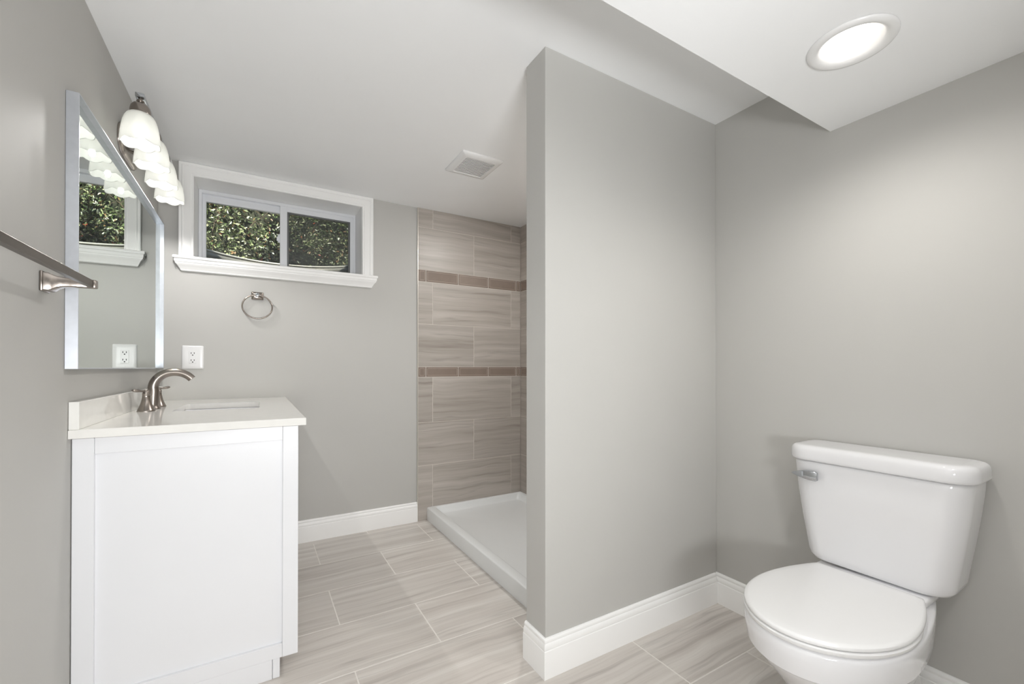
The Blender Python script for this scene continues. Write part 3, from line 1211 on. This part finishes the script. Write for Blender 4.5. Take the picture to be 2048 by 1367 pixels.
def vent_frame(bm):
    cx, cy, hx, hy = (EX0 + EX1) / 2, (EY0 + EY1) / 2, (EX1 - EX0) / 2, (EY1 - EY0) / 2
    rings = []
    for ins, z in ((0, C - .0003), (0, C - .004), (.002, C - .008), (.012, C - .014), (.030, C - .017), (.034, C - .017), (.036, C - .012), (.036, C - .004)):
        rings.append([(x, y, z) for x, y in rrect(cx, cy, hx - ins, hy - ins, .006, 3)])
    loft(bm, rings, False, False)


mesh_obj('frame', vent_frame, M['plastic'], ev, 40)
mesh_obj('backing', lambda bm: box(bm, (EX0 + .03, EY0 + .03, C - .005), (EX1 - .03, EY1 - .03, C - .001)), M['dark'], ev)


def louvers(bm):
    n = 14
    y0, y1 = EY0 + .037, EY1 - .037
    for i in range(n):
        y = y0 + (y1 - y0) * (i + .5) / n
        rings = []
        for x in (EX0 + .0355, EX1 - .0355):
            rings.append([(x, y - .0036, C - .0155), (x, y + .0018, C - .0163), (x, y + .0030, C - .0085), (x, y + .0016, C - .0080)])
        loft(bm, rings)


mesh_obj('louvers', louvers, M['plastic'], ev)

# ------------------------------------------------------------------ recessed light
rl = thing('recessed_light', (CANX, CANY, SZ), 'round recessed ceiling light, lit, in the low ceiling above the toilet', 'ceiling light')
mesh_obj('trim_ring', lambda bm: lathe(bm, [(.097, SZ - .0005), (.0968, SZ - .003), (.094, SZ - .0065), (.086, SZ - .0085), (.077, SZ - .007), (.071, SZ - .003), (.0685, SZ + .001),
                                            (.0640, SZ + .012), (.0600, SZ + .022), (.0735, SZ + .0225), (.0735, SZ + .0005)], (CANX, CANY, 0), 'Z', 64, cap0=False, cap1=False), M['plastic'], rl, 50)
lens_ = mesh_obj('lens', lambda bm: lathe(bm, [(.0605, SZ + .0222), (.0560, SZ + .0190), (.050, SZ + .0170), (.001, SZ + .0168)], (CANX, CANY, 0), 'Z', 48, cap0=False), M['lens'], rl, 50)
mesh_obj('glowing_core', lambda bm: lathe(bm, [(.0500, SZ + .0166), (.0480, SZ + .0145), (.030, SZ + .0125), (.001, SZ + .012)], (CANX, CANY, 0), 'Z', 48, cap0=False), M['core_lit'], lens_, 50)
rll = lamp('downlight_lamp', 'SPOT', (0, 0, 0), 15, (1, .968, .93), (0, 0, 0), shadow_soft_size=.04, spot_size=R_(164), spot_blend=1.0)
rll.parent = rl
rll.location = (0, 0, -.012)

# ------------------------------------------------------------------ shower pan
sp = thing('shower_pan', (1.39, 2.08, 0), 'white low-curb shower base behind the partition wall', 'shower base')
KX0, KX1, KY0, KY1 = 1.008, Rr - .011, PY + PT + .0015, TF - .0005


def pan(bm):
    def rr(e0, e1, z, rad):
        # e0: inset at the curb (low x), e1: inset of the other sides
        x0, x1, y0, y1 = KX0 + e0, KX1 - e1, KY0 + e1, KY1 - e1
        return [(x, y, z) for x, y in rrect((x0 + x1) / 2, (y0 + y1) / 2, (x1 - x0) / 2, (y1 - y0) / 2, rad, 5)]
    rings = [rr(0, 0, .0003, .002), rr(0, 0, .078, .002), rr(.003, .0005, .083, .003), rr(.008, .001, .0845, .004), rr(.048, .018, .0845, .02), rr(.053, .022, .082, .022), rr(.056, .024, .076, .024),
             rr(.062, .034, .050, .03), rr(.067, .040, .043, .034), rr(.078, .05, .040, .034), rr(.32, .32, .032, .05)]
    loft(bm, rings)


mesh_obj('basin', pan, M['acrylic'], sp, 45)

# ------------------------------------------------------------------ toilet
TYc = .580
to = thing('toilet', (1.45, TYc, 0), 'white two-piece toilet with closed lid beside the partition wall', 'toilet')


def outline(xf, xb, w, bw, a=.24, n=22, pw=.9):
    xm = xf + a
    pts = []
    for i in range(n + 1):
        t = math.pi / 2 * i / n
        pts.append((xm - a * math.cos(t), w * math.sin(t)))
    for i in range(1, n + 1):
        s = i / n
        pts.append((xm + (xb - xm) * s, bw + (w - bw) * max(0, math.cos(math.pi / 2 * s)) ** pw))
    left = [(x, TYc + h) for x, h in pts]
    right = [(x, TYc - h) for x, h in pts[1:]]
    return right[::-1] + left     # runs back-right -> front -> back-left


def oring(z, xf, xb, w, bw, a=.24, pw=.9):
    return [(x, y, z) for x, y in outline(xf, xb, w, bw, a, pw=pw)]


def bowl(bm):
    S = [(0.0, 1.285, 1.700, .112, .095, .16), (.012, 1.283, 1.702, .114, .097, .16), (.045, 1.292, 1.70, .108, .090, .16), (.10, 1.275, 1.70, .112, .09, .17),
         (.15, 1.250, 1.70, .121, .092, .18), (.20, 1.210, 1.70, .138, .096, .20), (.245, 1.168, 1.70, .156, .104, .22), (.275, 1.140, 1.70, .168, .112, .23),
         (.290, 1.128, 1.70, .1735, .115, .24), (.297, 1.123, 1.70, .1760, .117, .24), (.3005, 1.115, 1.70, .1810, .119, .24), (.318, 1.112, 1.70, .182, .120, .24), (.345, 1.107, 1.70, .185, .122, .24), (.362, 1.107, 1.70, .185, .124, .24),
         (.3685, 1.109, 1.70, .184, .124, .24), (.3725, 1.113, 1.70, .1815, .124, .24), (.3742, 1.120, 1.70, .176, .122, .24)]
    loft(bm, [oring(z, xf, xb, w, bw, a) for z, xf, xb, w, bw, a in S])


mesh_obj('bowl', bowl, M['ceramic'], to, 50)


def deck(bm):
    # shelf between bowl and tank
    rings = []
    for z, x0, hy, r in ((.300, 1.60, .095, .03), (.335, 1.58, .110, .03), (.365, 1.565, .128, .03), (.385, 1.562, .138, .028), (.396, 1.564, .139, .026), (.4005, 1.570, .135, .022)):
        rings.append([(x, y, z) for x, y in rrect((x0 + 1.745) / 2, TYc, (1.745 - x0) / 2, hy, r, 6)])
    loft(bm, rings)


mesh_obj('deck', deck, M['ceramic'], to, 50)


def seat(bm):
    S = [(.3755, .012), (.3768, .010), (.3772, .0005), (.3785, -.0005), (.3860, -.0015), (.3888, .0005), (.3893, .003), (.3897, .008)]
    rings = [oring(z, 1.106 + e, 1.575 - e, .1835 - e, .118) for z, e in S]
    loft(bm, rings)


mesh_obj('seat', seat, M['plastic'], to, 40)


def lid(bm):
    S = [(.3912, .009), (.3916, .003), (.3925, .0015), (.3955, .0005), (.4000, .001), (.4032, .004), (.4050, .010), (.4064, .03), (.4075, .06)]
    rings = []
    for z, e in S:
        rings.append(oring(z, 1.105 + e, 1.585 - e * .35, .184 - e, .133 - e * .6))
    loft(bm, rings)


mesh_obj('lid', lid, M['plastic'], to, 40)
for s in (-1, 1):
    mesh_obj('hinge', lambda bm: (box(bm, (1.553, TYc + s * .075 - .018, .3902), (1.582, TYc + s * .075 + .018, .3915), .0004, 1)), M['plastic'], to, 40)


def tank(bm):
    rings = []
    xb = 1.757
    for z, hw, xf, r in ((.4035, .150, 1.625, .05), (.405, .163, 1.610, .055), (.410, .173, 1.601, .058), (.420, .1795, 1.597, .06), (.435, .1830, 1.595, .06), (.46, .1865, 1.594, .06), (.55, .2005, 1.590, .06), (.64, .2125, 1.588, .06),
                         (.70, .2185, 1.587, .06), (.722, .2200, 1.587, .06), (.727, .2190, 1.588, .06), (.7295, .2160, 1.591, .058)):
        rings.append([(x, y, z) for x, y in rrect((xf + xb) / 2, TYc, (xb - xf) / 2, hw, r, 10, .022)])
    loft(bm, rings)


mesh_obj('tank', tank, M['ceramic'], to, 50)


def tank_lid(bm):
    rings = []
    xb = 1.764
    for z, e in ((.7315, .010), (.7320, .004), (.7345, .0012), (.740, 0), (.758, .0004), (.767, .0016), (.7725, .0042), (.7765, .0085), (.7790, .014), (.7802, .022), (.7806, .035)):
        hw, xf, r = .2315 - e, 1.5775 + e, max(.02, .066 - e)
        rings.append([(x, y, z) for x, y in rrect((xf + xb - e * .5) / 2, TYc, (xb - e * .5 - xf) / 2, hw, r, 10, max(.01, .034 - e * .6))])
    loft(bm, rings)


mesh_obj('tank_lid', tank_lid, M['ceramic'], to, 50)


def flush(bm):
    z = .686
    # spud through the tank front, then the flat handle with a pointed thumb end
    lathe(bm, [(.010, 1.5885), (.010, 1.578), (.008, 1.572)], (0, TYc + .158, z), 'X', 18)
    rings = []
    for y, x0, x1, h, dz in ((TYc + .124, 1.5665, 1.5755, .0105, -.001), (TYc + .128, 1.5645, 1.577, .0125, -.001), (TYc + .145, 1.5620, 1.577, .0120, 0), (TYc + .158, 1.5600, 1.577, .0110, .001),
                             (TYc + .168, 1.5600, 1.574, .0098, .001), (TYc + .182, 1.5620, 1.571, .0070, .000), (TYc + .196, 1.5650, 1.570, .0030, 0), (TYc + .200, 1.5665, 1.569, .0012, 0)):
        h *= 1.22
        rings.append([((x0 + x1) / 2 + a, y, z + dz + b_) for a, b_ in rrect(0, 0, (x1 - x0) / 2, h, min(.003, (x1 - x0) * .3, h * .5), 3)])
    loft(bm, rings)


mesh_obj('flush_lever', flush, M['chrome'], to, 35)
